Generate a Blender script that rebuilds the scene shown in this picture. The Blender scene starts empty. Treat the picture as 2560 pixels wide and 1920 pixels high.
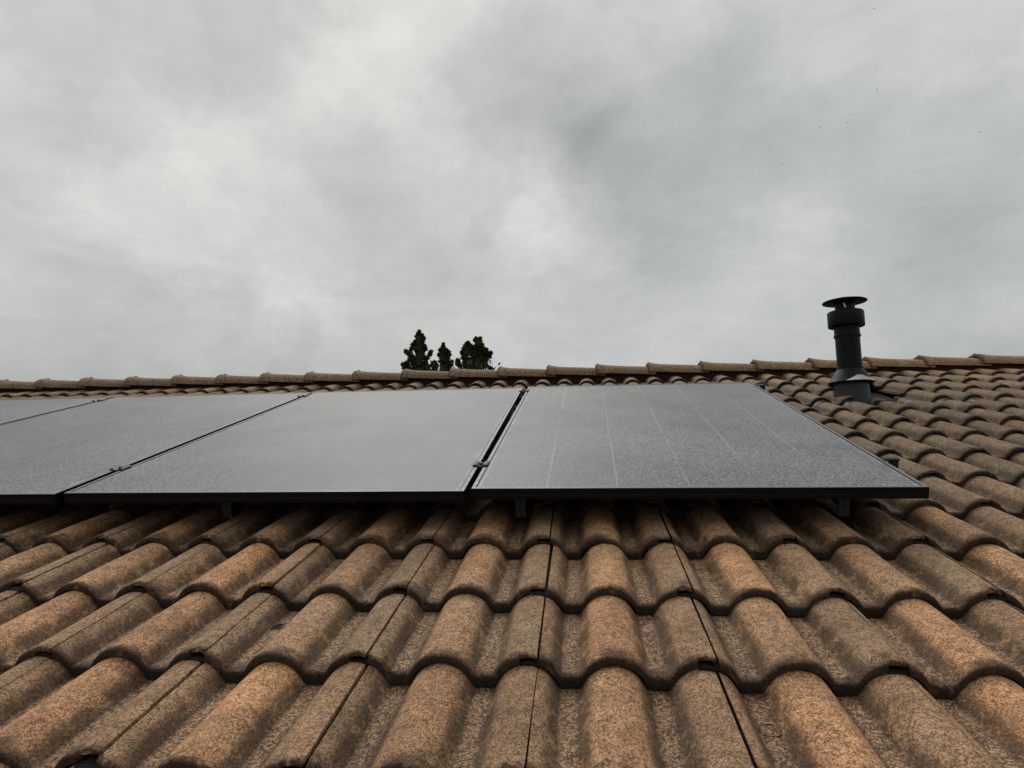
import bpy, bmesh, math, random
from mathutils import Vector, Matrix, Euler, noise as mnoise

random.seed(7)
S = bpy.context.scene
COL = S.collection
SLOPE = math.radians(16.5)
ROOF = Matrix.Translation((0, 0, 4.2)) @ Matrix.Rotation(SLOPE, 4, 'X')      # roof frame (u along eaves, v up the slope, h off the roof) -> world

# ---------------------------------------------------------------- camera
cam_d = bpy.data.cameras.new('camera')
cam = bpy.data.objects.new('camera', cam_d)
COL.objects.link(cam)
S.camera = cam
cam_d.sensor_width = 36
cam_d.lens = 1647.4 / 2560 * 36
cam_d.clip_start = 0.02
cam_d.clip_end = 3000
Rc = Matrix.Rotation(math.radians(5.93665), 4, 'Z') @ Matrix.Rotation(math.radians(81.7266), 4, 'X') @ Matrix.Rotation(math.radians(-2.2098), 4, 'Z')
CAMLOC = Vector((0.08038, -1.03963, 0.62675))
cam.matrix_world = ROOF @ Matrix.Translation(CAMLOC) @ Rc


def pix_dir(x, y):
    """world direction through a point of the 2560x1920 photograph"""
    d = Rc.to_3x3() @ Vector(((x - 1280) / 1647.4, -(y - 960) / 1647.4, -1))
    return (ROOF.to_3x3() @ d).normalized()


def project(p_roof):
    d = Rc.to_3x3().transposed() @ (Vector(p_roof) - CAMLOC)
    if d.z > -0.05:
        return None
    return 1280 + 1647.4 * d.x / -d.z, 960 - 1647.4 * d.y / -d.z, -d.z


# ---------------------------------------------------------------- node helper
class NT:
    def __init__(self, tree):
        self.t = tree
        tree.nodes.clear()

    def n(self, typ, **kw):
        nd = self.t.nodes.new(typ)
        for k, v in kw.items():
            if k.startswith('_'):
                nd.inputs[k[1:].replace('_', ' ')].default_value = v
            else:
                setattr(nd, k, v)
        return nd

    def link(self, a, b):
        self.t.links.new(a, b)

    def inp(self, sock, v):
        if isinstance(v, bpy.types.NodeSocket):
            self.link(v, sock)
        elif v is not None:
            sock.default_value = v

    def math(self, op, a, b=None, c=None, clamp=False):
        nd = self.n('ShaderNodeMath', operation=op, use_clamp=clamp)
        for i, v in enumerate((a, b, c)):
            self.inp(nd.inputs[i], v)
        return nd.outputs[0]

    def vmath(self, op, a, b=None, scale=None):
        nd = self.n('ShaderNodeVectorMath', operation=op)
        self.inp(nd.inputs[0], a)
        if b is not None:
            self.inp(nd.inputs[1], b)
        if scale is not None:
            self.inp(nd.inputs['Scale'], scale)
        return nd.outputs['Value'] if op in ('DOT_PRODUCT', 'LENGTH', 'DISTANCE') else nd.outputs[0]

    def smooth(self, v, a, b, lo=0.0, hi=1.0, mode='SMOOTHSTEP'):
        nd = self.n('ShaderNodeMapRange', interpolation_type=mode)
        self.inp(nd.inputs[0], v)
        self.inp(nd.inputs[1], a)
        self.inp(nd.inputs[2], b)
        self.inp(nd.inputs[3], lo)
        self.inp(nd.inputs[4], hi)
        return nd.outputs[0]

    def noise(self, vec, scale, detail=2, rough=0.5, w=None, dist=0.0, out=0):
        nd = self.n('ShaderNodeTexNoise', noise_dimensions='4D' if w is not None else '3D')
        self.inp(nd.inputs['Vector'], vec)
        if w is not None:
            self.inp(nd.inputs['W'], w)
        nd.inputs['Scale'].default_value = scale
        nd.inputs['Detail'].default_value = detail
        nd.inputs['Roughness'].default_value = rough
        nd.inputs['Distortion'].default_value = dist
        return nd.outputs[out]

    def mix(self, f, a, b, blend='MIX'):
        nd = self.n('ShaderNodeMix', data_type='RGBA', blend_type=blend)
        self.inp(nd.inputs[0], f)
        for s, v in ((nd.inputs[6], a), (nd.inputs[7], b)):
            if isinstance(v, tuple) and len(v) == 3:
                v = (*v, 1)
            self.inp(s, v)
        return nd.outputs[2]

    def bump(self, h, strength, dist, normal=None):
        nd = self.n('ShaderNodeBump')
        nd.inputs['Strength'].default_value = strength
        nd.inputs['Distance'].default_value = dist
        self.inp(nd.inputs['Height'], h)
        if normal is not None:
            self.inp(nd.inputs['Normal'], normal)
        return nd.outputs[0]

    def sep(self, v):
        nd = self.n('ShaderNodeSeparateXYZ')
        self.inp(nd.inputs[0], v)
        return nd.outputs

    def principled(self, color, rough, normal=None, metallic=0.0, spec=0.5, coat=0.0):
        p = self.n('ShaderNodeBsdfPrincipled')
        if isinstance(color, tuple) and len(color) == 3:
            color = (*color, 1)
        self.inp(p.inputs['Base Color'], color)
        self.inp(p.inputs['Roughness'], rough)
        self.inp(p.inputs['Metallic'], metallic)
        self.inp(p.inputs['Specular IOR Level'], spec)
        if coat:
            p.inputs['Coat Weight'].default_value = coat
        if normal is not None:
            self.link(normal, p.inputs['Normal'])
        o = self.n('ShaderNodeOutputMaterial')
        self.link(p.outputs[0], o.inputs[0])
        return p


def material(name):
    m = bpy.data.materials.new(name)
    m.use_nodes = True
    return m, NT(m.node_tree)


# ---------------------------------------------------------------- world: overcast sky
SUN_DIR = Vector((-0.22, 0.62, 0.78)).normalized()
W = bpy.data.worlds.new('World')
S.world = W
W.use_nodes = True
T = NT(W.node_tree)
sky = T.n('ShaderNodeTexSky', sky_type='NISHITA', sun_disc=False)
sky.sun_elevation = math.asin(SUN_DIR.z)
sky.sun_rotation = math.atan2(SUN_DIR.x, SUN_DIR.y)
sky.air_density = 1.2
sky.dust_density = 4.0
bg_sky = T.n('ShaderNodeBackground')
T.link(sky.outputs[0], bg_sky.inputs[0])
bg_sky.inputs[1].default_value = 0.07
tc = T.n('ShaderNodeTexCoord').outputs['Generated']
d_ = T.vmath('NORMALIZE', tc)
sx, sy, sz = T.sep(d_)
zc = T.math('ADD', T.math('MAXIMUM', sz, 0.0), 0.22)
cmb = T.n('ShaderNodeCombineXYZ')
T.link(T.math('DIVIDE', sx, zc), cmb.inputs[0])
T.link(T.math('DIVIDE', sy, zc), cmb.inputs[1])
plane = cmb.outputs[0]
warp = T.noise(plane, 0.9, 3, 0.55, out=1)
wv = T.vmath('SCALE', T.vmath('SUBTRACT', warp, (0.5, 0.5, 0.5)), scale=0.55)
pw = T.vmath('ADD', plane, wv)
n1 = T.noise(pw, 0.62, 6, 0.52)
n2 = T.noise(pw, 2.3, 8, 0.60)
n3 = T.noise(T.vmath('MULTIPLY', T.vmath('ADD', d_, T.vmath('SCALE', T.vmath('SUBTRACT', warp, (0.5, 0.5, 0.5)), scale=0.25)), (1.0, 1.0, 2.0)), 6.0, 9, 0.62)
dw = T.vmath('NORMALIZE', T.vmath('ADD', d_, T.vmath('SCALE', T.vmath('SUBTRACT', T.noise(d_, 5.0, 9, 0.62, out=1), (0.5, 0.5, 0.5)), scale=0.30)))
val = T.math('ADD', T.math('MULTIPLY', T.math('SUBTRACT', n1, 0.5), 0.30), T.math('MULTIPLY', T.math('SUBTRACT', n2, 0.5), 0.20))
val = T.math('ADD', val, T.math('MULTIPLY', T.math('SUBTRACT', n3, 0.5), 0.33))
n4 = T.noise(T.vmath('MULTIPLY', T.vmath('ADD', d_, T.vmath('SCALE', T.vmath('SUBTRACT', warp, (0.5, 0.5, 0.5)), scale=0.35)), (1.0, 1.0, 2.4)), 15.0, 8, 0.65)
val = T.math('ADD', val, T.math('MULTIPLY', T.math('SUBTRACT', n4, 0.5), 0.20))
val = T.math('ADD', val, 0.612)
# the cloud masses seen in the photograph, each by its direction in the sky: x, y in the photo, radius (deg), gain
LOBES = [(1040, 60, 9, .05), (960, 240, 8, .07), (500, 430, 10, .12), (360, 520, 8, .06), (1320, 80, 6, .08), (560, 0, 9, -.15), (230, 150, 7, -.10),
         (390, 130, 5, .07), (1390, 230, 10, -.19), (1730, 390, 12, -.19), (1560, 400, 7, -.11), (2310, 490, 10, -.14), (1950, 140, 8, -.05),
         (860, 430, 5, -.08), (1250, 465, 5, .09), (1440, 530, 7, .12), (1180, 520, 3, -.12), (2020, 110, 5, .07), (1980, 600, 6, .06), (2300, 370, 4, .07),
         (700, 790, 4, .12), (820, 800, 3, .08), (600, 775, 3, .06), (700, 860, 4, -.10), (560, 840, 3, -.05), (1550, 740, 9, -.07), (330, 800, 8, -.05), (2480, 700, 9, -.05),
         (50, 230, 5, .05), (1000, 620, 7, -.04), (1340, 630, 4, .04), (2480, 60, 6, .03), (2050, 330, 14, -.07), (1300, 250, 9, -.06)]
for (px, py, r, g) in LOBES:
    dd = pix_dir(px, py)
    dot = T.vmath('DOT_PRODUCT', dw, tuple(dd))
    val = T.math('ADD', val, T.smooth(dot, math.cos(math.radians(r)), 1.0, 0.0, g * 0.95))
# overcast skies are brighter towards the zenith
val = T.math('ADD', val, T.smooth(sz, 0.35, 1.0, 0.0, 0.25, 'LINEAR'))
ramp = T.n('ShaderNodeValToRGB')
T.link(val, ramp.inputs[0])
el = ramp.color_ramp.elements
el[0].position, el[0].color = 0.08, (0.275, 0.295, 0.305, 1)
el[1].position, el[1].color = 1.0, (0.92, 0.92, 0.90, 1)
e = el.new(0.38); e.color = (0.430, 0.450, 0.455, 1)
e = el.new(0.58); e.color = (0.540, 0.558, 0.555, 1)
e = el.new(0.78); e.color = (0.680, 0.688, 0.675, 1)
# the cloud deck is a touch warmer to the left of the view
wl = T.smooth(T.vmath('DOT_PRODUCT', d_, tuple(pix_dir(0, 500))), 0.55, 1.0)
ccol = T.mix(wl, ramp.outputs[0], (1.01, 1.0, 0.985), 'MULTIPLY')
# overcast decks dim towards the horizon
hz = T.smooth(sz, 0.0, 0.22, 0.62, 1.0)
ccol = T.vmath('SCALE', ccol, scale=hz)
bg_cloud = T.n('ShaderNodeBackground')
T.link(ccol, bg_cloud.inputs[0])
bg_cloud.inputs[1].default_value = 1.0
mxs = T.n('ShaderNodeMixShader')
mxs.inputs[0].default_value = 0.96
T.link(bg_sky.outputs[0], mxs.inputs[1])
T.link(bg_cloud.outputs[0], mxs.inputs[2])
wo = T.n('ShaderNodeOutputWorld')
T.link(mxs.outputs[0], wo.inputs[0])

# ---------------------------------------------------------------- sun through the cloud
sun_d = bpy.data.lights.new('sun', 'SUN')
sun = bpy.data.objects.new('sun', sun_d)
COL.objects.link(sun)
sun_d.energy = 1.5
sun_d.angle = math.radians(35)
sun_d.color = (1.0, 0.965, 0.92)
sun.rotation_euler = SUN_DIR.to_track_quat('Z', 'Y').to_euler()
sun.location = (0, 0, 20)

# ---------------------------------------------------------------- exposure
S.view_settings.view_transform = 'Standard'
S.view_settings.look = 'None'
S.view_settings.gamma = 1
S.view_settings.exposure = 0
S.view_settings.use_curve_mapping = False


# ---------------------------------------------------------------- object helpers
def link(name, me, parent=None, mats=(), loc=None, rot=None):
    o = bpy.data.objects.new(name, me)
    COL.objects.link(o)
    for m in mats:
        if me.materials.find(m.name) < 0:
            me.materials.append(m)
    if parent is not None:
        o.parent = parent
    if loc is not None:
        o.location = loc
    if rot is not None:
        o.rotation_euler = rot
    return o


def tag(o, label=None, cat=None, group=None, kind=None):
    if label: o['label'] = label
    if cat: o['category'] = cat
    if group: o['group'] = group
    if kind: o['kind'] = kind
    return o


def empty(name, mat4):
    o = bpy.data.objects.new(name, None)
    COL.objects.link(o)
    o.empty_display_size = 0.1
    o.matrix_world = mat4
    return o


def bm_mesh(bm, name, smooth=True, angle=35):
    me = bpy.data.meshes.new(name)
    bm.normal_update()
    bm.to_mesh(me)
    bm.free()
    if smooth:
        me.shade_smooth()
        me.set_sharp_from_angle(angle=math.radians(angle))
    return me


def box(bm, x0, x1, y0, y1, z0, z1, bevel=0.0):
    vs = [bm.verts.new((x, y, z)) for z in (z0, z1) for y in (y0, y1) for x in (x0, x1)]
    fs = [(0, 2, 3, 1), (4, 5, 7, 6), (0, 1, 5, 4), (2, 6, 7, 3), (0, 4, 6, 2), (1, 3, 7, 5)]
    faces = [bm.faces.new([vs[i] for i in f]) for f in fs]
    if bevel:
        es = list({e for f in faces for e in f.edges})
        bmesh.ops.bevel(bm, geom=es, offset=bevel, segments=2, affect='EDGES', profile=0.6)
    return vs


def lathe(bm, prof, seg=48, cap0=False, cap1=False, cx=0.0, cy=0.0):
    rings = []
    for r, z in prof:
        rings.append([bm.verts.new((cx + r * math.cos(2 * math.pi * k / seg), cy + r * math.sin(2 * math.pi * k / seg), z)) for k in range(seg)])
    for a, b in zip(rings, rings[1:]):
        for k in range(seg):
            bm.faces.new((a[k], a[(k + 1) % seg], b[(k + 1) % seg], b[k]))
    if cap0: bm.faces.new(list(reversed(rings[0])))
    if cap1: bm.faces.new(rings[-1])


# ---------------------------------------------------------------- materials
def tile_material(name, ridge=False):
    m, t = material(name)
    oi = t.n('ShaderNodeObjectInfo')
    co = t.n('ShaderNodeTexCoord').outputs['Object']
    rnd = oi.outputs['Random']
    w = t.math('MULTIPLY', rnd, 53.0)
    oc = t.sep(oi.outputs['Color'])           # x: how orange, y: how pale, z: how much lichen
    x, y, z = t.sep(co)
    geo = t.n('ShaderNodeNewGeometry')
    # grains
    g1 = t.noise(co, 370, 2, 0.6, w)
    g2 = t.noise(co, 165, 3, 0.65, w)
    g3 = t.noise(co, 800, 1, 0.5, w)
    grain = t.math('ADD', t.math('MULTIPLY', g1, 0.5), t.math('ADD', t.math('MULTIPLY', g2, 0.3), t.math('MULTIPLY', g3, 0.2)))
    big = t.noise(co, 9, 4, 0.6, w)
    mid = t.noise(co, 30, 4, 0.62, w)
    # base clay colours
    pale = t.mix(oc[0], (0.430, 0.290, 0.175), (0.730, 0.380, 0.185))
    dark = t.mix(oc[0], (0.075, 0.050, 0.030), (0.150, 0.066, 0.030))
    gg = t.math('ADD', t.math('MULTIPLY', t.smooth(grain, 0.445, 0.555), 0.80), t.math('MULTIPLY', t.smooth(t.noise(co, 75, 3, 0.6, w), 0.40, 0.60), 0.20))
    gg = t.math('MULTIPLY', gg, t.smooth(t.noise(co, 20, 5, 0.65, t.math('ADD', w, 6.0)), 0.34, 0.58, 0.72, 1.0))
    if not ridge:
        # plain roll is the cleaner one, the jointed roll is greyer; the valley is redder and coarser
        d1 = t.math('ABSOLUTE', t.math('SUBTRACT', x, 0.128))
        plain = t.math('SUBTRACT', 1.0, t.smooth(t.math('ADD', d1, t.math('MULTIPLY', t.math('SUBTRACT', mid, 0.5), 0.05)), 0.045, 0.075))
        plain = t.math('MULTIPLY', plain, t.smooth(big, 0.30, 0.62, 0.45, 1.0))
        grey_p = t.mix(0.40, (0.285, 0.205, 0.130), pale)
        grey_d = t.mix(0.5, (0.055, 0.041, 0.028), dark)
        pale = t.mix(plain, grey_p, pale)
        dark = t.mix(plain, grey_d, dark)
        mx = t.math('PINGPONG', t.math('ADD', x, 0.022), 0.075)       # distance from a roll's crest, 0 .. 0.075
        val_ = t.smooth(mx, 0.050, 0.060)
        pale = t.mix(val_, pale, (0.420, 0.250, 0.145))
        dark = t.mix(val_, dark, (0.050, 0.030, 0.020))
        gv = t.smooth(t.math('ADD', t.math('MULTIPLY', g2, 0.5), t.math('MULTIPLY', g1, 0.5)), 0.43, 0.60)
        gmix = t.n('ShaderNodeMix', data_type='FLOAT')
        t.link(val_, gmix.inputs[0]); t.link(gg, gmix.inputs[2]); t.link(gv, gmix.inputs[3])
        gg = gmix.outputs[0]
    col = t.mix(gg, dark, pale)
    # lichen: olive grey film in large soft patches
    lich = t.smooth(t.math('ADD', big, t.math('MULTIPLY', t.math('SUBTRACT', mid, 0.5), 0.7)), 0.46, 0.66)
    lich = t.math('MULTIPLY', lich, oc[2])
    lc = t.mix(gg, (0.058, 0.048, 0.028), (0.300, 0.235, 0.135))
    col = t.mix(t.math('MULTIPLY', lich, 0.85), col, lc)
    mot = t.math('MULTIPLY', t.smooth(t.noise(co, 48, 4, 0.7, t.math('ADD', w, 8.0)), 0.52, 0.62), 0.45)
    col = t.mix(mot, col, t.mix(gg, (0.10, 0.065, 0.030), (0.50, 0.32, 0.150)))
    # black specks
    sp = t.smooth(t.noise(co, 260, 2, 0.5, t.math('ADD', w, 9.0)), 0.60, 0.70)
    col = t.mix(t.math('MULTIPLY', sp, 0.6), col, (0.030, 0.026, 0.020))
    if not ridge:
        # grime plus painted side shading along the foot of each roll; grime along the lip
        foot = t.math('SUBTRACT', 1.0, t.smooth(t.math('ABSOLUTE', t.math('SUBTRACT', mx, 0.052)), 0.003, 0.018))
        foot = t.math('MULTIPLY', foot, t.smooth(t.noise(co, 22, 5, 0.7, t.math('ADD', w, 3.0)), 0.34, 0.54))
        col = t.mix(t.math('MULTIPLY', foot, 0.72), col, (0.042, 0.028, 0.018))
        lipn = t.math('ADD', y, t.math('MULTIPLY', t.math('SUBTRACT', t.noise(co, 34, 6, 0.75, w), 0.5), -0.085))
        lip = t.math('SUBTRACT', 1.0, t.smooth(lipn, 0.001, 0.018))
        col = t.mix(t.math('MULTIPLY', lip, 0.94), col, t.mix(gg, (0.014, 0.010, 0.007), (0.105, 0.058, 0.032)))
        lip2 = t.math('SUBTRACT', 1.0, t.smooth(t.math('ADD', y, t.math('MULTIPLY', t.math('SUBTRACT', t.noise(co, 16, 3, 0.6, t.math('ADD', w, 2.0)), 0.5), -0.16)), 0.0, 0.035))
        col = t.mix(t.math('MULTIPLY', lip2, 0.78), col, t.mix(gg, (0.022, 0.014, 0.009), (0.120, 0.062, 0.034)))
        face = t.smooth(t.math('ADD', y, t.math('MULTIPLY', g2, 0.002)), 0.0045, 0.0015)  # dark front face: dirt, with some of its shade painted in
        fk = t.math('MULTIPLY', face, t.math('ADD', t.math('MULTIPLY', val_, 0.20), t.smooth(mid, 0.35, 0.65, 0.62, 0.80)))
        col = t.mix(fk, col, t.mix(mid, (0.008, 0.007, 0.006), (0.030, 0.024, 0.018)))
    else:
        col = t.mix(0.45, col, t.mix(t.smooth(t.noise(co, 150, 3, 0.6, w), 0.42, 0.58), (0.085, 0.055, 0.036), (0.56, 0.40, 0.28)))
        col = t.mix(t.math('MULTIPLY', t.smooth(t.noise(co, 110, 4, 0.7, t.math('ADD', w, 4.0)), 0.50, 0.60), t.math('ADD', t.math('MULTIPLY', oc[2], 0.7), 0.25)), col, (0.040, 0.034, 0.022))
        lip = t.smooth(t.math('ADD', x, t.math('MULTIPLY', g2, 0.012)), 0.020, 0.004)
        col = t.mix(t.math('MULTIPLY', lip, 0.7), col, (0.030, 0.024, 0.018))
    if not ridge:
        # underlap painted near black: the shade inside the crack put into the colour
        col = t.mix(t.smooth(x, 0.0002, -0.0002), col, (0.010, 0.008, 0.007))
    vv = t.smooth(big, 0.3, 0.7, 0.86, 1.12)
    col = t.mix(1.0, col, t.n('ShaderNodeCombineColor').outputs[0], 'MULTIPLY') if False else col
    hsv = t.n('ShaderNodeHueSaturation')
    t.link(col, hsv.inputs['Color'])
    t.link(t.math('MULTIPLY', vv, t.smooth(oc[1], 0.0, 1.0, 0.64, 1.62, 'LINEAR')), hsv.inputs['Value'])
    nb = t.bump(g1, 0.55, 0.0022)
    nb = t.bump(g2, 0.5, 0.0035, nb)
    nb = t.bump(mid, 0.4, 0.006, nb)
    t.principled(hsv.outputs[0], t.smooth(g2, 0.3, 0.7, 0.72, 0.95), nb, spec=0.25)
    return m


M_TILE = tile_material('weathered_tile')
M_RIDGE = tile_material('weathered_ridge', True)


def simple(name, col, rough, metallic=0.0, spec=0.5, nscale=40, namt=0.25, bump=0.0, col2=None, detail=4, lo=.35, hi=.65):
    m, t = material(name)
    co = t.n('ShaderNodeTexCoord').outputs['Object']
    n = t.noise(co, nscale, detail, 0.6)
    c2 = col2 or tuple(c * (1 - namt) for c in col)
    c = t.mix(t.smooth(n, lo, hi), (*c2, 1), (*col, 1))
    nb = t.bump(n, bump, 0.002) if bump else None
    t.principled(c, t.smooth(n, 0.3, 0.7, max(0.05, rough - 0.07), min(1, rough + 0.07)), nb, metallic, spec)
    return m


M_FLUE = simple('matt_black_flue', (0.0065, 0.0085, 0.0105), 0.46, 0.0, 0.14, 18, 0.3)
M_CAP = simple('cowl_black', (0.0030, 0.0032, 0.0036), 0.55, 0.0, 0.12, 18, 0.3)
M_BASE = simple('flue_boot', (0.016, 0.021, 0.027), 0.45, 0.0, 0.3, 18, 0.3)
M_LEAD = simple('grey_flashing', (0.045, 0.055, 0.068), 0.38, 0.45, 0.5, 26, 0.4, 0.2)
M_SEAL = simple('pale_sealant', (0.86, 0.80, 0.73), 0.6, 0, 0.4, 60, 0.12, 0.3)
M_DECK = simple('underlay', (0.018, 0.015, 0.013), 0.9, 0, 0.2, 20, 0.3)
M_ALU = simple('dull_aluminium', (0.13, 0.128, 0.120), 0.6, 0.3, 0.5, 50, 0.3)
M_CLAMP = simple('dark_clamp', (0.020, 0.022, 0.024), 0.50, 0.0, 0.25, 90, 0.4)
M_BOLT = simple('bolt_steel', (0.05, 0.05, 0.05), 0.4, 0.8, 0.5, 50, 0.3)
M_BAND = simple('red_brown_closure', (0.050, 0.031, 0.024), 0.8, 0, 0.2, 60, 0.4, 0.3)
M_WALL = simple('render_wall', (0.42, 0.36, 0.27), 0.9, 0, 0.2, 12, 0.12, 0.2)
M_STEM = simple('dry_stem', (0.030, 0.022, 0.016), 0.8, 0, 0.2, 80, 0.3)
M_STRAW = simple('straw', (0.34, 0.27, 0.17), 0.8, 0, 0.2, 80, 0.3)
M_LEAFD = simple('dead_leaf', (0.075, 0.032, 0.022), 0.7, 0, 0.3, 80, 0.4)
M_WHITE = simple('dropping', (0.5, 0.5, 0.47), 0.8, 0, 0.2, 90, 0.2)
M_BIRD = simple('bird_dark', (0.03, 0.03, 0.03), 0.8, 0, 0.2, 9, 0.2)
M_BARK = simple('bark', (0.060, 0.045, 0.032), 0.95, 0, 0.1, 8, 0.4, 0.5)
M_NEEDLE = simple('conifer_foliage', (0.070, 0.088, 0.028), 0.75, 0, 0.15, 3.5, 0.5, col2=(0.022, 0.034, 0.013))
M_GRASS = simple('ground', (0.060, 0.075, 0.030), 0.95, 0, 0.1, 0.8, 0.4, 0, (0.09, 0.075, 0.045))


def frame_material():
    m, t = material('black_anodised_frame')
    co = t.n('ShaderNodeTexCoord').outputs['Object']
    nrm = t.sep(t.n('ShaderNodeTexCoord').outputs['Normal'])
    streak = t.n('ShaderNodeMapping')
    streak.inputs['Scale'].default_value = (2.0, 60, 160)
    t.link(co, streak.inputs[0])
    s1 = t.noise(streak.outputs[0], 1.0, 5, 0.65)
    n = t.noise(co, 420, 2, 0.6)
    sm = t.noise(co, 14, 4, 0.6)
    dew = t.math('MULTIPLY', t.smooth(nrm[2], 0.6, 0.95), t.smooth(n, 0.35, 0.6, 0.65, 1.0))
    dust = t.math('MULTIPLY', t.smooth(s1, 0.52, 0.75), t.smooth(sm, 0.5, 0.7))
    base = t.mix(t.math('MULTIPLY', dust, 0.6), (0.0035, 0.0035, 0.0042), (0.030, 0.032, 0.036))
    col = t.mix(dew, base, (0.165, 0.170, 0.174))
    t.principled(col, t.smooth(s1, 0.3, 0.7, 0.30, 0.50), t.bump(s1, 0.1, 0.001), 0.0, 0.2)
    return m


def glass_material(W_, D_):
    m, t = material('wet_panel_glass')
    co = t.n('ShaderNodeTexCoord').outputs['Object']
    oi = t.n('ShaderNodeObjectInfo')
    w = t.math('MULTIPLY', oi.outputs['Random'], 31.0)
    x, y, z = t.sep(co)
    n1 = t.noise(co, 420, 2, 0.6, w)
    n2 = t.noise(co, 150, 2, 0.6, w)
    n3 = t.noise(co, 3.0, 4, 0.6, w)
    vor = t.n('ShaderNodeTexVoronoi', feature='F1')
    vor.inputs['Scale'].default_value = 210
    t.link(co, vor.inputs['Vector'])
    drop = t.smooth(vor.outputs['Distance'], 0.10, 0.75)
    v = t.math('ADD', t.math('MULTIPLY', n1, 0.55), t.math('ADD', t.math('MULTIPLY', n2, 0.30), t.math('MULTIPLY', drop, 0.26)))
    dew = t.smooth(v, 0.45, 0.68)
    # six columns of cells: the gaps show as faint pale lines, in places only
    cw = (W_ - 0.030) / 6
    px = t.math('PINGPONG', t.math('SUBTRACT', x, 0.015), cw / 2)
    lx = t.math('SUBTRACT', 1.0, t.smooth(px, 0.0010, 0.0030))
    inner = t.smooth(t.math('ABSOLUTE', t.math('SUBTRACT', x, W_ / 2)), W_ / 2 - 0.05, W_ / 2 - 0.06)
    ly = t.math('SUBTRACT', 1.0, t.smooth(t.math('ABSOLUTE', t.math('SUBTRACT', y, D_ * 0.485)), 0.0015, 0.006))
    patch = t.smooth(t.noise(co, 1.6, 3, 0.6, t.math('ADD', w, 5.0)), 0.36, 0.60, 0.10, 0.85)
    oc = t.sep(oi.outputs['Color'])
    lines = t.math('MULTIPLY', t.math('MAXIMUM', t.math('MULTIPLY', lx, inner), t.math('MULTIPLY', ly, 0.45)), t.math('MULTIPLY', patch, oc[0]))
    # dirt washed down to the frame
    ex = t.math('SUBTRACT', W_ / 2, t.math('ABSOLUTE', t.math('SUBTRACT', x, W_ / 2)))
    edge = t.math('SUBTRACT', 1.0, t.smooth(t.math('ABSOLUTE', t.math('SUBTRACT', ex, 0.020)), 0.001, 0.004))
    edge = t.math('MULTIPLY', edge, t.smooth(t.noise(co, 12, 3, 0.6, w), 0.4, 0.6, 0.1, 0.8))
    tone_var = t.smooth(n3, 0.3, 0.7, 0.88, 1.12)  # broad random tone variation over the glass
    wet = t.mix(dew, (0.012, 0.013, 0.016), (0.248, 0.252, 0.262))
    col = t.mix(t.math('MULTIPLY', lines, 0.55), wet, (0.42, 0.43, 0.44))
    col = t.mix(t.math('MULTIPLY', edge, 0.6), col, (0.42, 0.43, 0.42))
    hsv = t.n('ShaderNodeHueSaturation')
    t.link(col, hsv.inputs['Color'])
    t.link(tone_var, hsv.inputs['Value'])
    nb = t.bump(v, 0.5, 0.0009)
    t.principled(hsv.outputs[0], t.smooth(dew, 0, 1, 0.34, 0.60), nb, 0.0, 0.16)
    return m


# ================================================================ SETTING
bm = bmesh.new()
g = 16
ext = [-900, -400, -180, -90, -45, -24, -12, 0, 12, 24, 45, 90, 180, 400, 900]
gv = {}
for ix, gx in enumerate(ext):
    for iy, gy in enumerate(ext):
        zz = 0.0 if max(abs(gx), abs(gy)) < 40 else mnoise.noise(Vector((gx, gy, 0)) * 0.01) * 1.5
        gv[ix, iy] = bm.verts.new((gx, gy, zz))
for ix in range(len(ext) - 1):
    for iy in range(len(ext) - 1):
        bm.faces.new((gv[ix, iy], gv[ix + 1, iy], gv[ix + 1, iy + 1], gv[ix, iy + 1]))
ground = link('ground', bm_mesh(bm, 'ground'), mats=[M_GRASS])
tag(ground, 'grassy ground around the house', kind='structure')

# ---------------------------------------------------------------- the tiled house roof
house = empty('house', ROOF)
tag(house, 'house roof of weathered brown double roll concrete tiles rising to a ridge', 'house')

TW, E0, LAP = 0.30, 0.275, 0.060
ROLLS = (-0.022, 0.128, 0.278)
SH = [(0, 1), (.12, .992), (.25, .962), (.4, .90), (.55, .80), (.68, .675), (.79, .53), (.88, .37), (.95, .215), (1.0, .09), (1.035, .025), (1.08, .003), (1.2, 0)]


def shape(x):
    d = min(abs(x - c) for c in ROLLS) / 0.0550
    if d >= 1.2: return 0.0
    for (a, ya), (b, yb) in zip(SH, SH[1:]):
        if d <= b:
            return ya + (yb - ya) * (d - a) / (b - a)
    return 0.0


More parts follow.
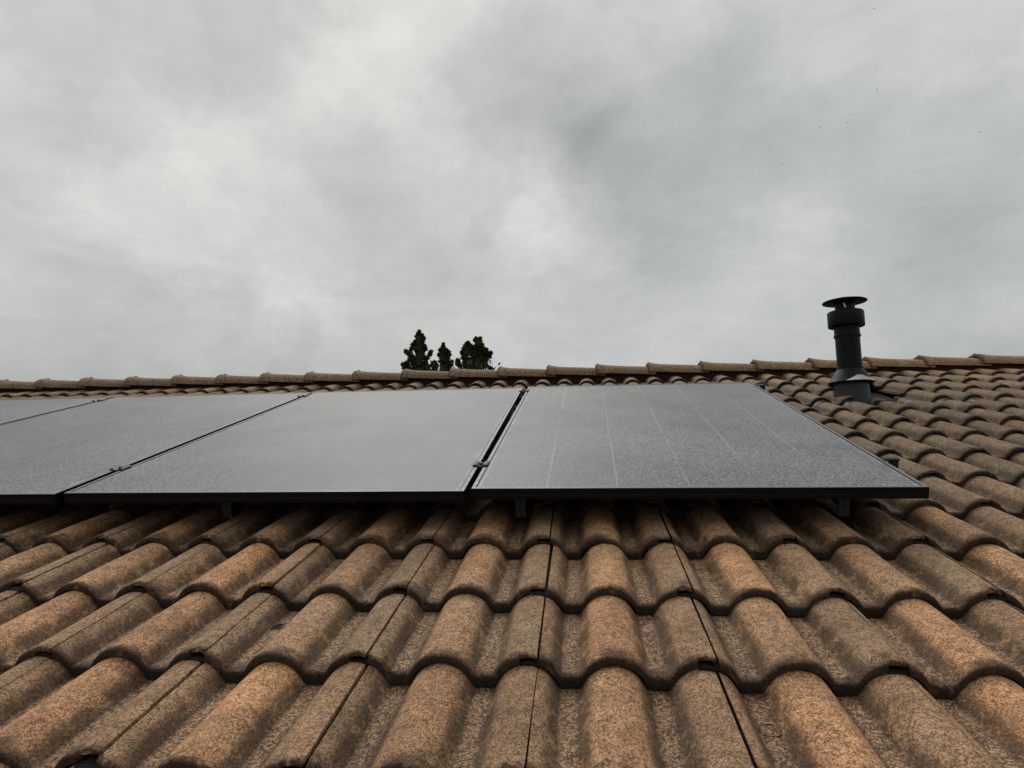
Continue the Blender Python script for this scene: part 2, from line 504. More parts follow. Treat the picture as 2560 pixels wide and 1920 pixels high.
def tile_mesh(name, seed, x0=-0.033, x1=0.2957, fine=True, bm=None, M=None, thick=None):
    own = bm is None
    if own: bm = bmesh.new()
    step = 0.0052 if fine else 0.0125
    rs = Vector((seed * 3.7, seed * 1.3, seed * 9.1))
    cols = []

    def rng(a, b, kind):
        a, b = max(a, x0), min(b, x1)
        if b - a < 0.002: return
        k = max(2, int(round((b - a) / step)) + 1)
        for q in range(k):
            cols.append((a + (b - a) * q / (k - 1), kind))
    rng(-0.033, -0.0006, 'under')
    rng(0.0, 0.2655, 'main')
    rng(0.2660, 0.2957, 'lip')
    if fine:
        tv = [(0.0, -.0105), (0.0003, -.0070), (0.0012, -.0040), (0.0030, -.0019), (0.0058, -.0007), (0.0100, -.0001), (0.018, 0), (0.032, 0), (0.05, 0),
              (0.08, 0), (0.115, 0), (0.15, 0), (0.185, 0), (0.22, 0), (0.25, 0), (E0 + .01, 0), (E0 + LAP, 0)]
        bv = [E0 + LAP, 0.15, 0.03, 0.004, 0.0]
    else:
        tv = [(0.0, -.010), (0.003, -.003), (0.012, 0), (0.08, 0), (0.18, 0), (E0 + LAP, 0)]
        bv = [E0 + LAP, 0.0]
    loops = []
    for x, kind in cols:
        s = shape(x)
        lipd = 0.0
        if kind == 'lip' and fine:
            lipd = 0.0085 + 0.0055 * mnoise.noise(Vector((x * 160, seed * 5.1, 0))) + 0.002 * mnoise.noise(Vector((x * 520, seed * 2.1, 3)))
        pts = []
        for v, dz in tv:
            w = v / E0
            z = -0.033 - 0.024 * w + (0.0366 + 0.0064 * w) * s
            if kind == 'under': z -= 0.0145
            if kind == 'lip': dz = dz * 0.45
            wob = 0.0
            if fine:
                wob = 0.0016 * mnoise.noise(Vector((x * 22, v * 22, 0)) + rs) + 0.0005 * mnoise.noise(Vector((x * 90, v * 90, 4)) + rs)
            vv = v
            if fine and v < 0.03:
                vv = v + (0.0022 * mnoise.noise(Vector((x * 45, 0, 7)) + rs) + 0.0012 * mnoise.noise(Vector((x * 210, 0, 2)) + rs) + 0.030 * max(0, mnoise.noise(Vector((x * 60, 3, 3)) + rs * 2.0) - 0.36)) * (1 - v / 0.03)
                if kind == 'lip': vv += lipd * (1 - v / 0.03)
            pts.append((x, vv, z + dz + wob))
        for v in bv:
            w = v / E0
            if kind == 'lip':
                z = -0.033 - 0.024 * w + (0.038 + 0.005 * w) * s - 0.0092
            else:
                z = -0.033 - 0.024 * (w + 1) + (0.038 + 0.005 * (w + 1)) * s + 0.0034
            if thick:
                z = -0.033 - 0.024 * w + (0.038 + 0.005 * w) * s - thick
            vv = v + (lipd if (kind == 'lip' and v < .01) else 0)
            pts.append((x, vv, z))
        loops.append([bm.verts.new(M @ Vector(p) if M else p) for p in pts])
    for a, b in zip(loops, loops[1:]):
        n = len(a)
        for k in range(n):
            k2 = (k + 1) % n
            bm.faces.new((a[k], b[k], b[k2], a[k2]))
    bm.faces.new(loops[0])
    bm.faces.new(list(reversed(loops[-1])))
    if own:
        me = bm_mesh(bm, name, True, 40)
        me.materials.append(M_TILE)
        return me


VAR = [tile_mesh('roof_tile', k + 1) for k in range(8)]
CUT = tile_mesh('cut_tile', 21, x0=0.052, thick=0.0135)
dv = [.265, .279, .272, .284, .282, .288, .260, .269, .281, .291, .274, .257, .27]
ROWV = {0: 0.0}
for k, q in enumerate(dv): ROWV[k + 1] = ROWV[k] + q
for k in range(0, -7, -1): ROWV[k - 1] = ROWV[k] - 0.270
cells = []
for j in range(-6, 13):
    for i in range(-17, 13):
        if j in (9, 10) and i == 5: continue          # taken out for the flue
        u, v = i * TW, ROWV[j]
        best = -1e9
        pr = project((u + .15, v + .14, -.02))
        if pr is not None:
            x, y, dist = pr
            off = max(0, -x - 60, x - 2620) + max(0, y - 1960)
            hid = 1 if (-3.6 < u + .3 and u < 0.72 and 0.95 < v < 2.25) else 0
            best = 1 / dist - off * 0.01 - hid * 3
        cells.append((best, i, j))
cells.sort(reverse=True)
rest = bmesh.new()
for rank, (sc, i, j) in enumerate(cells):
    e = ROWV[j + 1] - ROWV[j]
    rr = random.Random(i * 131 + j * 17 + 5)
    u = i * TW + rr.uniform(-.0016, .0016) + 0.002 * math.sin(j * 2.1)
    v = ROWV[j] + rr.uniform(-.0045, .0045)
    rz = rr.uniform(-.006, .006)
    h = rr.uniform(-.0003, .0018)
    if rank >= 292:
        M = Matrix.Translation((u, v, h)) @ Matrix.Rotation(rz, 4, 'Z') @ Matrix.Diagonal((1, e / E0, 1, 1))
        tile_mesh('', 1, fine=False, bm=rest, M=M)
        continue
    me = CUT if (j in (9, 10) and i == 6) else VAR[rr.randrange(8)]
    o = link('roof_tile', me, house, loc=(u, v, h), rot=(0, rr.uniform(-.002, .002), rz))
    o.scale = (1, e / E0, 1)
    # the near field is the orange one; to the right and up the slope moss greys it; the top course is pinker and paler
    far = min(1, max(0, (v - .3) / .9)) * min(1, max(0, (u + 0.1) / 1.0))
    orange = rr.uniform(.45, 1.0) * (1 - .85 * far)
    br = rr.uniform(.36, .62) * (1 - .62 * far)
    li = rr.uniform(.15, .75) + .55 * far
    if j >= 11:
        orange = rr.uniform(.15, .40); br = rr.uniform(.22, .36); li = rr.uniform(.3, .7)
    o.color = (orange, br, min(1, li), 1)
rm = bm_mesh(rest, 'roof_tile_field', True, 40)
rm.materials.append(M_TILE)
fo = link('roof_tile_field', rm, house)
fo.color = (.6, .45, .6, 1)
tag(fo, kind='stuff')

# deck, closure strip under the ridge, back slope, walls
VR, HR = 3.600, -0.10                      # where the two slopes meet (roof frame)
bm = bmesh.new()
box(bm, -5.1, 3.9, -1.66, VR + .02, -0.135, -0.108)
link('roof_deck', bm_mesh(bm, 'roof_deck', False), house, [M_DECK])
bm = bmesh.new()
box(bm, -5.1, 3.9, 3.530, 3.560, -0.10, 0.021, 0.004)
link('ridge_closure', bm_mesh(bm, 'ridge_closure', False), house, [M_BAND])
bm = bmesh.new()
back = Matrix.Translation((0, VR + .02, -0.02)) @ Matrix.Rotation(-2 * SLOPE, 4, 'X')
box(bm, -5.1, 3.9, 0.02, 5.2, -0.10, -0.05)
bmesh.ops.transform(bm, matrix=back, verts=bm.verts)
link('back_slope', bm_mesh(bm, 'back_slope', False), house, [M_TILE]).color = (.5, .45, .5, 1)
bm = bmesh.new()
inv = ROOF.inverted()
pv = [ROOF @ Vector((0, -1.5, -.15)), ROOF @ Vector((0, VR, -.15))]
yb = pv[1].y + 4.6
wallv = []
for xx in (-4.9, 3.7):
    ring = [(xx, pv[0].y, 0), (xx, yb, 0), (xx, yb, pv[0].z - .1), (xx, pv[1].y, pv[1].z), (xx, pv[0].y, pv[0].z)]
    wallv.append([bm.verts.new(inv @ Vector(p)) for p in ring])
bm.faces.new(wallv[0]); bm.faces.new(list(reversed(wallv[1])))
for k in (0, 1, 4):
    k2 = (k + 1) % 5
    bm.faces.new((wallv[0][k], wallv[1][k], wallv[1][k2], wallv[0][k2]))
link('wall', bm_mesh(bm, 'wall', False), house, [M_WALL])


# ---------------------------------------------------------------- ridge tiles
def ridge_mesh(name, seed):
    """half round cap along +x; the thick collar end (x=0) laps over the neighbour on the left"""
    bm = bmesh.new()
    L = 0.405
    rs = Vector((seed * 2.3, seed * 7.1, seed))
    xs = [(-.004, .0, .001), (0.0, .0, .006), (.004, .0, .008), (.014, .0, .008), (.030, .0, .0075), (.052, 0, .004), (.075, 0, .001), (.11, 0, 0), (.17, 0, 0), (.23, 0, 0), (.29, 0, 0), (.34, 0, 0), (.352, 0, 0), (L, 0, 0)]
    A = 22
    loops = []
    for x, _, bulge in xs:
        taper = 1.0 - 0.10 * (x / L)
        rise = -0.014 * (x / 0.352)
        lp = []
        for th, rad in ((0.0, 1), (0.014, -1)):
            seq = range(A + 1) if rad == 1 else range(A, -1, -1)
            for a in seq:
                an = math.pi * a / A
                cy, cz = math.cos(an), math.sin(an)
                # flattened half ellipse with short straight skirts
                R1, R2 = (0.112 * taper + bulge - th), (0.070 * taper + bulge * .8 - th)
                yy = R1 * math.copysign(abs(cy) ** 0.86, cy)
                zz = R2 * (cz ** 0.92) + 0.006
                wob = 0.0013 * mnoise.noise(Vector((x * 14, yy * 20, zz * 20)) + rs) + .0005 * mnoise.noise(Vector((x * 80, yy * 80, zz * 80)) + rs)
                lp.append(bm.verts.new((x, yy + wob, zz + rise + wob)))
        loops.append(lp)
    n = len(loops[0])
    for a, b in zip(loops, loops[1:]):
        for k in range(n):
            k2 = (k + 1) % n
            bm.faces.new((a[k], a[k2], b[k2], b[k]))
    for lp, rev in ((loops[0], True), (loops[-1], False)):
        for k in range(A):
            q = (lp[k], lp[k + 1], lp[n - 2 - k], lp[n - 1 - k])
            bm.faces.new(q if not rev else tuple(reversed(q)))
    # the small nib on the collar
    box(bm, 0.004, 0.020, -0.007, 0.007, 0.076, 0.089, 0.002)
    bmesh.ops.recalc_face_normals(bm, faces=bm.faces)
    me = bm_mesh(bm, name, True, 45)
    me.materials.append(M_RIDGE)
    return me


RV = [ridge_mesh('ridge_tile', k + 3) for k in range(5)]
RU = [-5.06, -4.71, -4.36, -4.01, -3.655, -3.29, -2.92, -2.573, -2.235, -1.895, -1.54, -1.18, -.832, -.49, -.145, .196, .552, .911, 1.268, 1.635, 2.0, 2.348, 2.698, 3.05, 3.40]
for k, u in enumerate(RU):
    rr = random.Random(900 + k)
    o = link('ridge_tile', RV[k % 5], house)
    o.location = (u, 3.598 + rr.uniform(-.003, .003) + 0.012 * max(0, u) / 3, -0.011 + rr.uniform(-.0015, .0015))
    o.rotation_euler = (-SLOPE, 0, rr.uniform(-.006, .006))
    red = min(1, max(0, (u + .2) / 2.2))
    o.color = (.35 + .40 * red + rr.uniform(-.06, .06), .12 + .12 * red + rr.uniform(-.05, .05), max(0, .75 - .7 * red + rr.uniform(-.1, .1)), 1)

# ---------------------------------------------------------------- solar panels
PW, PD, PT, PH = 1.152, 1.804, 0.030, 0.100
M_FRAME = frame_material()
M_GLASS = glass_material(PW, PD)
M_BACK = simple('panel_backsheet', (0.02, 0.02, 0.022), 0.6, 0, .3, 20, .2)
bm = bmesh.new()
LP = 0.0105
# rails: front, back, left, right, each a hollow looking L with a lip over the glass; z=0 is the underside
for (a, b, c, d) in ((0, PW, 0, LP), (0, PW, PD - LP, PD), (0, LP, LP, PD - LP), (PW - LP, PW, LP, PD - LP)):
    box(bm, a, b, c, d, 0.0, PT, 0.0)
es = [e for e in bm.edges if all(abs(v.co.z - PT) < 1e-6 for v in e.verts) and (all(v.co.y < 1e-6 for v in e.verts) or all(v.co.x < 1e-6 for v in e.verts) or all(v.co.x > PW - 1e-6 for v in e.verts))]
bmesh.ops.bevel(bm, geom=es, offset=0.0007, segments=2, affect='EDGES')
frame_me = bm_mesh(bm, 'frame', True, 30)
bm = bmesh.new()                                     # shallow groove pressed along the front web
box(bm, 0.012, PW - 0.012, -0.0009, -0.0001, 0.0095, 0.0115)
groove_me = bm_mesh(bm, 'frame_groove', False)
bm = bmesh.new()
box(bm, LP + .0022, PW - LP - .0022, LP + .0022, PD - LP - .0022, PT - 0.0060, PT - 0.0014)
glass_me = bm_mesh(bm, 'glass', False)
bm = bmesh.new()
box(bm, LP, PW - LP, LP, PD - LP, 0.0145, PT - 0.0085)
back_me = bm_mesh(bm, 'backsheet', False)
PANELS = [(-.2159, .6454, -.705, 1.0, 'dew covered solar panel at the right end of the row, its cell lines showing'),
          (-1.3840, .6305, -.307, 0.5, 'dew covered solar panel second from the right, below the three conifer tops'),
          (-2.5560, .6270, -.25, 0.12, 'dew covered solar panel third from the right, its front corner seam at the left'),
          (-3.7260, .6230, -.2, 0.1, 'solar panel at the far left of the row, only its upper corner in view')]
for k, (u, v, rz, ln, lab) in enumerate(PANELS):
    p = empty('solar_panel', ROOF @ Matrix.Translation((u, v, PH - PT)) @ Matrix.Rotation(math.radians(rz), 4, 'Z'))
    tag(p, lab, 'solar panel', 'black framed solar panels in one row')
    link('frame', frame_me, p, [M_FRAME])
    link('frame_groove', groove_me, p, [M_FRAME])
    go = link('glass', glass_me, p, [M_GLASS])
    go.color = (ln, 0, 0, 1)
    link('backsheet', back_me, p, [M_BACK])


# ---------------------------------------------------------------- rails with clamps and hooks
def mid_clamp_mesh():
    bm = bmesh.new()
    prof = [(-.0235, .0012), (-.0230, .0042), (-.019, .0062), (-.0105, .0058), (-.0060, .0022), (0, .0005), (.0060, .0022), (.0105, .0058), (.019, .0062), (.0230, .0042), (.0235, .0012), (.0090, .0008), (.0085, -.034), (-.0085, -.034), (-.0090, .0008)]
    a = [bm.verts.new((x, -.021, z)) for x, z in prof]
    b = [bm.verts.new((x, .021, z)) for x, z in prof]
    n = len(prof)
    for k in range(n):
        bm.faces.new((a[k], a[(k + 1) % n], b[(k + 1) % n], b[k]))
    bm.faces.new(list(reversed(a))); bm.faces.new(b)
    bmesh.ops.recalc_face_normals(bm, faces=bm.faces)
    return bm_mesh(bm, 'mid_clamp', True, 50)


def end_clamp_mesh():
    bm = bmesh.new()
    box(bm, -.012, .028, -.015, .015, .0015, .0075, 0.0022)
    box(bm, .006, .025, -.013, .013, -.034, .0015, 0.001)
    return bm_mesh(bm, 'end_clamp', True, 40)


def bolt_mesh():
    bm = bmesh.new()
    lathe(bm, [(0.0001, .006), (.0052, .006), (.0060, .0045), (.0060, 0)], 6)
    return bm_mesh(bm, 'bolt', False)


def hook_mesh():
    bm = bmesh.new()
    box(bm, -.0155, .0155, -.003, .003, -.098, -.010, 0.0015)          # the upright plate seen under the panels
    box(bm, -.0155, .0155, .0032, .075, -.016, -.010, 0.001)           # arm back to the rail
    box(bm, -.0155, .0155, .0032, .200, -.0985, -.0935, 0.001)         # foot sliding up under the next course
    return bm_mesh(bm, 'roof_hook', True, 40)


def slot_mesh():
    bm = bmesh.new()
    box(bm, -.0022, .0022, -.0036, -.0031, -.036, -.026)
    box(bm, -.0026, .0026, -.0036, -.0031, -.049, -.042)
    box(bm, -.0018, .0018, -.0036, -.0031, -.068, -.059)
    return bm_mesh(bm, 'hook_slot', False)


MC, EC, BM_, HK, SL = mid_clamp_mesh(), end_clamp_mesh(), bolt_mesh(), hook_mesh(), slot_mesh()
for rv, lab, us, endu in ((.885, 'black mounting rail under the lower third of the panels, with clamps and hooks', (-.2235, -1.396, -2.565), .957),
                          (2.300, 'black mounting rail under the upper edge of the panels, with clamps', (-.2055, -1.389, -2.560), .975)):
    r = empty('mounting_rail', ROOF @ Matrix.Translation((0, rv, 0)))
    tag(r, lab, 'mounting rail', 'mounting rails under the solar panels')
    bm = bmesh.new()
    box(bm, -4.45, endu + .035, -.019, .019, .030, PH - PT - .0005, 0.001)
    link('rail_bar', bm_mesh(bm, 'rail_bar', False), r, [M_FRAME])
    for k, u in enumerate(us):
        c = link('mid_clamp', MC, r, [M_CLAMP], loc=(u, 0, PH))
        link('bolt', BM_, c, [M_CLAMP], loc=(0, 0, .0008))
    c = link('end_clamp', EC, r, [M_CLAMP], loc=(endu - .008, 0, PH), rot=(0, 0, math.radians(-3)))
    if rv < 1:
        for u in (-0.100, .800, -1.000, -1.90):
            hk = link('roof_hook', HK, r, [M_ALU], loc=(u, -.085, .062), rot=(0, 0, 0))
            link('hook_slot', SL, hk, [M_BOLT])
    else:
        for u in (-0.095, .765, -.972, -1.87, -3.0):
            link('roof_hook', HK, r, [M_ALU], loc=(u, -.085, .062))

# ---------------------------------------------------------------- flue
FB = Vector((1.53, 2.60, -0.03))
flue_m = Matrix.Translation(ROOF @ FB)
flue = empty('flue_pipe', flue_m)
tag(flue, 'matt black flue pipe with a flat round cowl standing in the tiles at the right', 'chimney')


def part(name, prof, mat, seg=56, **kw):
    bm = bmesh.new()
    lathe(bm, prof, seg, **kw)
    bmesh.ops.recalc_face_normals(bm, faces=bm.faces)
    return link(name, bm_mesh(bm, name, True, 30), flue, [mat])


part('base_tube', [(.104, -.06), (.098, -.02), (.092, .01), (.0875, .05), (.084, .10), (.080, .112)], M_BASE)
part('storm_collar', [(.112, .085), (.1135, .086), (.1135, .0895), (.067, .157), (.0645, .1615), (.0655, .163), (.0665, .1665), (.0655, .170), (.0625, .171), (.0625, .158), (.110, .0885), (.112, .085)], M_FLUE)
part('pipe', [(.0615, .10), (.0615, .335), (.0620, .340)], M_FLUE)
part('pipe_band', [(.0620, .336), (.0665, .337), (.0675, .343), (.0665, .349), (.0635, .352), (.0635, .40)], M_FLUE)
part('cowl_drum', [(.0635, .402), (.0870, .402), (.0905, .396), (.0915, .398), (.0915, .470), (.0900, .476), (.0860, .479), (.0500, .4805)], M_FLUE)
part('cowl_neck', [(.0500, .478), (.0500, .540)], M_FLUE)
part('cowl_cap', [(.0001, .530), (.106, .530), (.1115, .5315), (.1125, .5335), (.109, .536), (.060, .549), (.0001, .556)], M_CAP)
# pale sealant smeared on the skirt of the collar
bm = bmesh.new()
hump = [(-30, 0), (-20, .10), (-8, .30), (2, .42), (12, .44), (22, .38), (30, .27), (38, .22), (48, .24), (60, .24), (74, .17), (86, .06), (92, 0)]
lo, hi = [], []
for az, fr in hump:
    a = math.radians(-90 + az - 4)
    for f, lst in ((0.0, lo), (fr, hi)):
        rr_ = .1155 + (.0685 - .1155) * f
        zz_ = .0890 + (.157 - .0890) * f
        lst.append(bm.verts.new((rr_ * math.cos(a), rr_ * math.sin(a), zz_)))
for k in range(len(lo) - 1):
    vs = [lo[k], lo[k + 1], hi[k + 1], hi[k]]
    bm.faces.new(vs)
bmesh.ops.solidify(bm, geom=bm.faces[:], thickness=-0.0015)
bmesh.ops.recalc_face_normals(bm, faces=bm.faces)
link('sealant_patch', bm_mesh(bm, 'sealant_patch', True, 60), flue, [M_SEAL])
# pale bracket tab between drum and cap
bm = bmesh.new()
box(bm, -.007, .003, -.003, .0, .004, .028)
for v_ in bm.verts:
    if v_.co.z > .02: v_.co.x -= .007
bmesh.ops.rotate(bm, cent=(0, 0, 0), matrix=Matrix.Rotation(math.radians(-14), 3, 'Z'), verts=bm.verts)
link('bracket_tab', bm_mesh(bm, 'bracket_tab', False), flue, [M_SEAL], loc=(-.016, -.0535, .487))

# flashing: a dressed sheet under the flue, its apron following the rolls of the course below
bm = bmesh.new()
NU, NV = 120, 16
gridv = []
for a in range(NU + 1):
    u = 1.20 + (2.10 - 1.20) * a / NU
    row = []
    for b in range(NV + 1):
        v = 2.420 + ((2.60 if 1.41 < u < 1.66 else 2.548) - 2.420) * b / NV
        x = (u + .022) % .15 - .022
        wq = (v - 2.199) / 0.281
        z = -0.033 - 0.024 * wq + (0.038 + 0.005 * wq) * shape(x) + .0030
        z += 0.0022 * mnoise.noise(Vector((u * 25, v * 25, 1)))
        flat = min(1, max(0, (v - 2.49) / .03)) * min(1, max(0, (u - 1.40) / .03)) * min(1, max(0, (1.68 - u) / .03))
        z = z * (1 - flat) + (-0.055) * flat
        row.append(bm.verts.new((u - FB.x, v - FB.y, z - FB.z)))
    gridv.append(row)
for a in range(NU):
    for b in range(NV):
        bm.faces.new((gridv[a][b], gridv[a + 1][b], gridv[a + 1][b + 1], gridv[a][b + 1]))
bmesh.ops.solidify(bm, geom=bm.faces[:], thickness=0.0018)
M3 = flue_m.inverted() @ ROOF @ Matrix.Translation(FB)
bmesh.ops.transform(bm, matrix=M3, verts=bm.verts)
link('flashing_apron', bm_mesh(bm, 'flashing_apron', True, 50), flue, [M_LEAD])
bm = bmesh.new()
box(bm, 1.44 - FB.x, 1.84 - FB.x, 2.56 - FB.y, 3.10 - FB.y, -.078 - FB.z, -.074 - FB.z)
bmesh.ops.transform(bm, matrix=M3, verts=bm.verts)
link('flashing_tray', bm_mesh(bm, 'flashing_tray', False), flue, [M_DECK])


# ---------------------------------------------------------------- debris on the tiles
def tube(bm, pts, r, seg=5):
    rings = []
    for k, p in enumerate(pts):
        a = pts[max(0, k - 1)]; b = pts[min(len(pts) - 1, k + 1)]
        t_ = (Vector(b) - Vector(a)).normalized()
        s_ = t_.cross(Vector((0, 0, 1)))
        if s_.length < .05: s_ = t_.cross(Vector((1, 0, 0)))
        s_.normalize(); u_ = s_.cross(t_)
        rk = r * (1 - .5 * k / len(pts))
        rings.append([bm.verts.new(Vector(p) + rk * (math.cos(2 * math.pi * q / seg) * s_ + math.sin(2 * math.pi * q / seg) * u_)) for q in range(seg)])
    for a, b in zip(rings, rings[1:]):
        for q in range(seg):
            bm.faces.new((a[q], a[(q + 1) % seg], b[(q + 1) % seg], b[q]))
    bm.faces.new(rings[0]); bm.faces.new(list(reversed(rings[-1])))


def surf_h(u, v):
    j = max(k for k in ROWV if ROWV[k] <= v)
    w = (v - ROWV[j]) / (ROWV[j + 1] - ROWV[j])
    x = u % TW
    return -0.033 - 0.024 * w + (0.038 + 0.005 * w) * shape(x)


def bit(name, pts, r, mat, u, v, lab, cat, grp=None, lift=0.0012):
    bm = bmesh.new()
    tube(bm, pts, r)
    bmesh.ops.recalc_face_normals(bm, faces=bm.faces)
    o = link(name, bm_mesh(bm, name, True, 60), None, [mat])
    o.matrix_world = ROOF @ Matrix.Translation((u, v, surf_h(u, v) + lift))
    tag(o, lab, cat, grp)


def curl(n, r, tail, lift):
    pts = [(r * math.cos(a) , r * .9 * math.sin(a), .002 + .001 * math.sin(3 * a)) for a in [2 * math.pi * q / n + .9 for q in range(n)]]
    x0_, y0_, z0_ = pts[-1]
    pts += [(x0_ + tail[0] * q / 8, y0_ + tail[1] * q / 8, z0_ + lift * q / 8 + .003 * math.sin(q)) for q in range(1, 9)]
    return pts


bit('dry_tendril', curl(18, .016, (-.030, .070), .018), .0008, M_STEM, .352, -.105, 'thin dark curled tendril lying in a valley at the bottom right', 'dry stem', 'curled dry tendrils on the tiles')
bit('dry_tendril', curl(18, .012, (.008, .030), .030), .0006, M_STEM, .192, .225, 'thin curled tendril caught under a tile lip in the middle of the roof', 'dry stem', 'curled dry tendrils on the tiles')
bit('straw', [(0, 0, 0), (.012, -.020, .002), (.020, -.040, .001)], .0006, M_STRAW, .045, .36, 'pale bit of straw in a valley just left of a plain orange roll', 'straw', 'bits of straw on the tiles')
bit('straw', [(0, 0, 0), (.006, .016, .001), (.010, .034, .002)], .0007, M_STRAW, .262, .40, 'pale green bit of straw lying over a tile joint', 'straw', 'bits of straw on the tiles', .004)
bit('straw', [(0, 0, 0), (-.004, .012, .003), (.001, .022, .006)], .0009, M_WHITE, .815, .735, 'small white feather shaft on a roll right of the last bracket', 'straw', 'bits of straw on the tiles', .002)
bit('straw', [(0, 0, 0), (.004, .012, .003)], .0012, M_WHITE, .545, .02, 'short white fleck on the flank of a roll at the right', 'straw', 'bits of straw on the tiles', .003)
bm = bmesh.new()
lf = [(-.018, 0, 0), (-.010, .006, .002), (.004, .007, .004), (.018, .001, .002), (.004, -.006, .003), (-.010, -.005, .001)]
vs = [bm.verts.new(p) for p in lf]
c0 = bm.verts.new((0, 0, 0.0005))
for k in range(6): bm.faces.new((vs[k], vs[(k + 1) % 6], c0))
bmesh.ops.solidify(bm, geom=bm.faces[:], thickness=.0005)
o = link('dead_leaf', bm_mesh(bm, 'dead_leaf', False), None, [M_LEAFD])
o.matrix_world = ROOF @ Matrix.Translation((-.551, .178, surf_h(-.551, .178) + .002)) @ Matrix.Rotation(.7, 4, 'Z')
tag(o, 'small dark red dead leaf lying in a valley left of the middle', 'leaf')


# ---------------------------------------------------------------- conifers beyond the ridge
def conifer(name, lab, blobs, dist, ax, cone, seed):
    """blobs: x, y, r in photo pixels seen at a distance; turned into real clumps round a trunk that stands on the ground"""
    rr = random.Random(seed)
    cw = ROOF @ CAMLOC
    fwd = pix_dir(1280, 960)

    def wp(x, y, dd=0.0):
        d = pix_dir(x, y)
        return cw + d * ((dist + dd) / d.y)
    axis = wp(*ax)
    root = empty(name, Matrix.Translation((axis.x, axis.y, 0)))
    tag(root, lab, 'tree', 'conifers beyond the ridge')
    base = Vector((axis.x, axis.y, 0))
    k = dist / 1647.4
    clumps = []
    for (x, y, r) in blobs:
        rad = r * k
        p = wp(x, y, rr.uniform(-1, 1) * min(.8, abs(x - ax[0]) * k * .6 + .12))
        clumps.append((p - base, rad * .90, 1.0))
    H = axis.z
    lowest = min(c[0].z for c in clumps)
    top_w = cone[0]
    z = lowest - .35
    while z > 1.2:                                    # the crown below the roof line, hidden from here
        f = (lowest - z) / max(.1, lowest - 1.2)
        R = top_w + (cone[1] - top_w) * f
        for q in range(int(9 + 5 * f)):
            a = rr.uniform(0, 6.283)
            rad = R * math.sqrt(rr.random()) * .9
            clumps.append((Vector((rad * math.cos(a), rad * math.sin(a), z + rr.uniform(-.25, .25))), rr.uniform(.28, .42), .35))
        z -= .38
    bm = bmesh.new()
    for c, rad, dens in clumps:
        n = int(max(90, 9500 * rad * dens)) if dens == 1.0 else 70
        big = 1.0 if dens == 1.0 else 2.4
        for q in range(n):
            # foliage sprays pointing up and outwards from the clump
            d = Vector((rr.gauss(0, 1), rr.gauss(0, 1), rr.gauss(0.25, 1))).normalized()
            p = c + d * rad * (rr.random() ** 0.55) * (1.0 + .22 * rr.gauss(0, 1))
            g_ = (d * .8 + Vector((0, 0, .9)) + Vector((rr.gauss(0, .4), rr.gauss(0, .4), rr.gauss(0, .3)))).normalized()
            s = g_.cross(Vector((rr.gauss(0, 1), rr.gauss(0, 1), rr.gauss(0, 1)))).normalized()
            L_ = rr.uniform(.028, .062) * big
            w_ = rr.uniform(.008, .015) * big
            bm.faces.new([bm.verts.new(p - s * w_ * .6), bm.verts.new(p + s * w_ * .6), bm.verts.new(p + s * w_ + g_ * L_ * .55), bm.verts.new(p + g_ * L_), bm.verts.new(p - s * w_ + g_ * L_ * .55)])
    link('crown', bm_mesh(bm, 'crown', False), root, [M_NEEDLE])
    bm = bmesh.new()
    tube(bm, [(0, 0, 0), (.02, .01, H * .35), (-.02, .02, H * .65), (0, 0, H * .98)], .16, 9)
    for c, rad, dens in clumps[:len(blobs)]:
        z0_ = max(1.0, c.z - (.5 + .8 * math.hypot(c.x, c.y)))
        tube(bm, [(0, 0, z0_), (c.x * .5, c.y * .5, (z0_ + c.z) / 2 + .02), tuple(c)], .022, 5)
    bmesh.ops.recalc_face_normals(bm, faces=bm.faces)
    link('trunk', bm_mesh(bm, 'trunk', True, 60), root, [M_BARK])


def cb(lst):
    return [(980 + x * .12658, 800 + y * .12658, r * .12658) for x, y, r in lst]


conifer('conifer_tree', 'tallest pointed dark conifer top left of the other two, above the ridge',
        cb([(540, 235, 28), (530, 290, 48), (490, 335, 42), (585, 320, 45), (540, 395, 60), (625, 370, 34), (470, 450, 52), (600, 440, 48), (420, 500, 50), (530, 520, 60),
            (640, 530, 42), (385, 580, 40), (490, 600, 55), (600, 610, 58), (665, 580, 34), (275, 630, 38), (330, 665, 52), (390, 730, 50), (560, 700, 70), (480, 780, 60), (640, 760, 60),
            (765, 635, 36), (745, 690, 42), (700, 760, 36), (350, 800, 45), (430, 870, 55), (540, 900, 65), (650, 880, 65), (700, 930, 45), (225, 890, 44), (290, 870, 48), (250, 960, 45), (320, 950, 55), (420, 980, 60), (560, 1020, 70), (680, 1000, 50)]),
        19.0, (1048, 826, 0), (.45, 1.9), 11)
conifer('conifer_tree', 'slim dark conifer top, shortest of the three, above the ridge',
        cb([(1015, 480, 24), (1010, 535, 38), (1030, 590, 34), (960, 600, 42), (1070, 600, 38), (1000, 650, 42), (1110, 650, 46), (940, 700, 44), (1040, 700, 60), (1140, 700, 30), (1000, 770, 55), (1090, 770, 52),
            (970, 830, 42), (1050, 850, 55), (1110, 850, 50), (1180, 830, 30), (1165, 890, 40), (1000, 910, 52), (1100, 930, 60), (840, 850, 42), (800, 905, 45), (870, 910, 50), (840, 970, 55), (1000, 1000, 60), (1120, 1000, 50)]),
        20.5, (1108, 862, 0), (.4, 1.7), 12)
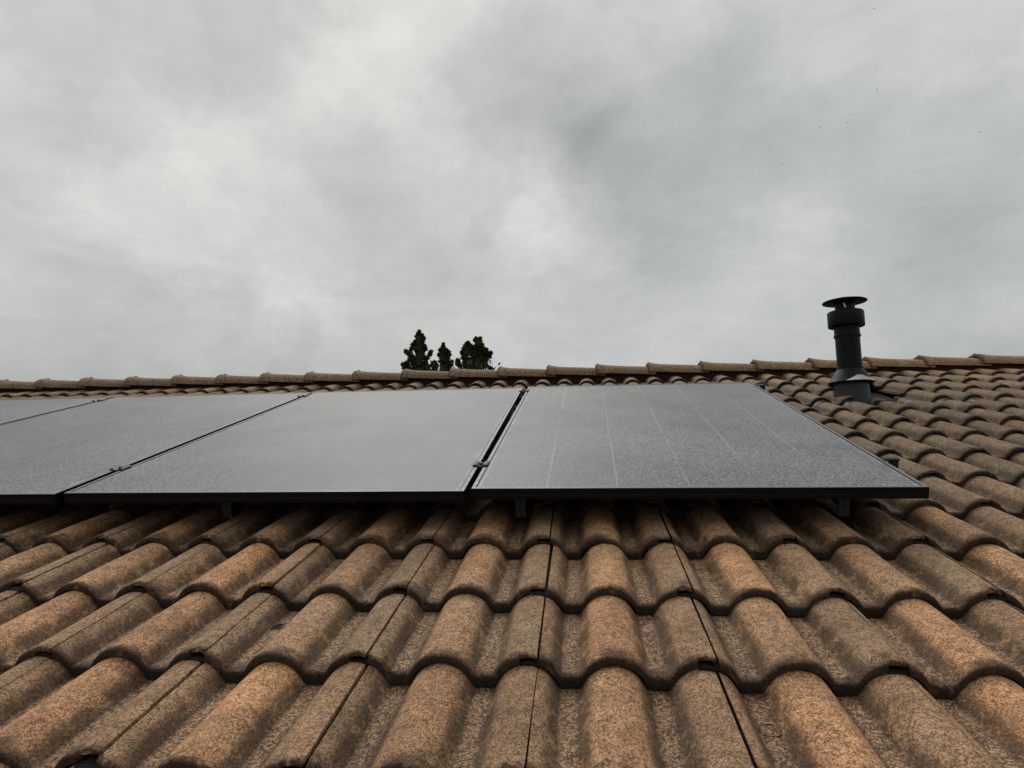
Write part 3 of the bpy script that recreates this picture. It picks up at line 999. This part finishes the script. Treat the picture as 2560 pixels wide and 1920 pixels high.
conifer('conifer_tree', 'broad dark conifer with two tops, right of the other two above the ridge',
        cb([(1660, 370, 26), (1745, 370, 26), (1650, 415, 46), (1735, 430, 44), (1700, 490, 55), (1770, 500, 42), (1500, 460, 32), (1470, 510, 50), (1540, 510, 42), (1440, 580, 55), (1530, 580, 55), (1600, 560, 45),
            (1680, 590, 65), (1780, 590, 60), (1855, 600, 40), (1400, 660, 52), (1480, 680, 60), (1560, 660, 50), (1690, 690, 65), (1790, 700, 62), (1870, 690, 48), (1950, 660, 34), (1920, 730, 45), (1420, 760, 55),
            (1510, 790, 48), (1680, 790, 62), (1780, 810, 62), (1860, 790, 45), (1300, 810, 38), (1300, 870, 48), (1340, 920, 40), (1440, 860, 52), (1460, 930, 55), (1590, 880, 50), (1690, 900, 62), (1790, 900, 60), (1870, 920, 40), (1950, 965, 36), (1600, 960, 60)]),
        18.0, (1194, 845, 0), (.5, 2.0), 13)

# ---------------------------------------------------------------- birds, mere specks
BIRDS = [(2186, 21, 'speck sized bird high at the top right edge of the sky'), (2192, 223, 'speck sized bird below the topmost one at the right'),
         (2126, 286, 'upper bird of the close pair right of centre'), (2119, 307, 'lower bird of the close pair right of centre'),
         (2050, 318, 'bird just left of the close pair'), (2448, 330, 'rightmost bird, low near the right edge'), (1956, 409, 'leftmost and lowest bird, right of centre')]
bm = bmesh.new()
lathe(bm, [(.0001, -.15), (.022, -.10), (.034, -.02), (.030, .05), (.016, .10), (.020, .125), (.0001, .15)], 8)
bmesh.ops.rotate(bm, cent=(0, 0, 0), matrix=Matrix.Rotation(math.pi / 2, 3, 'Y'), verts=bm.verts)
body_me = bm_mesh(bm, 'body')
bm = bmesh.new()
for s in (-1, 1):
    pr_ = [(.05, 0, .01), (.02, s * .16, .06), (-.03, s * .34, .03), (-.05, s * .18, .05), (-.05, 0, .01)]
    top = [bm.verts.new((a, b, c)) for a, b, c in pr_]
    bot = [bm.verts.new((a, b, c - .008)) for a, b, c in pr_]
    bm.faces.new(top); bm.faces.new(list(reversed(bot)))
    for k in range(5):
        bm.faces.new((top[k], bot[k], bot[(k + 1) % 5], top[(k + 1) % 5]))
bmesh.ops.recalc_face_normals(bm, faces=bm.faces)
wing_me = bm_mesh(bm, 'wings', False)
for k, (x, y, lab) in enumerate(BIRDS):
    rr = random.Random(k)
    b = empty('bird', Matrix.Translation(ROOF @ CAMLOC + pix_dir(x, y) * rr.uniform(150, 190)) @ Matrix.Rotation(rr.uniform(0, 6.28), 4, 'Z'))
    tag(b, lab, 'bird', 'birds far off in the sky')
    link('body', body_me, b, [M_BIRD])
    link('wings', wing_me, b, [M_BIRD])
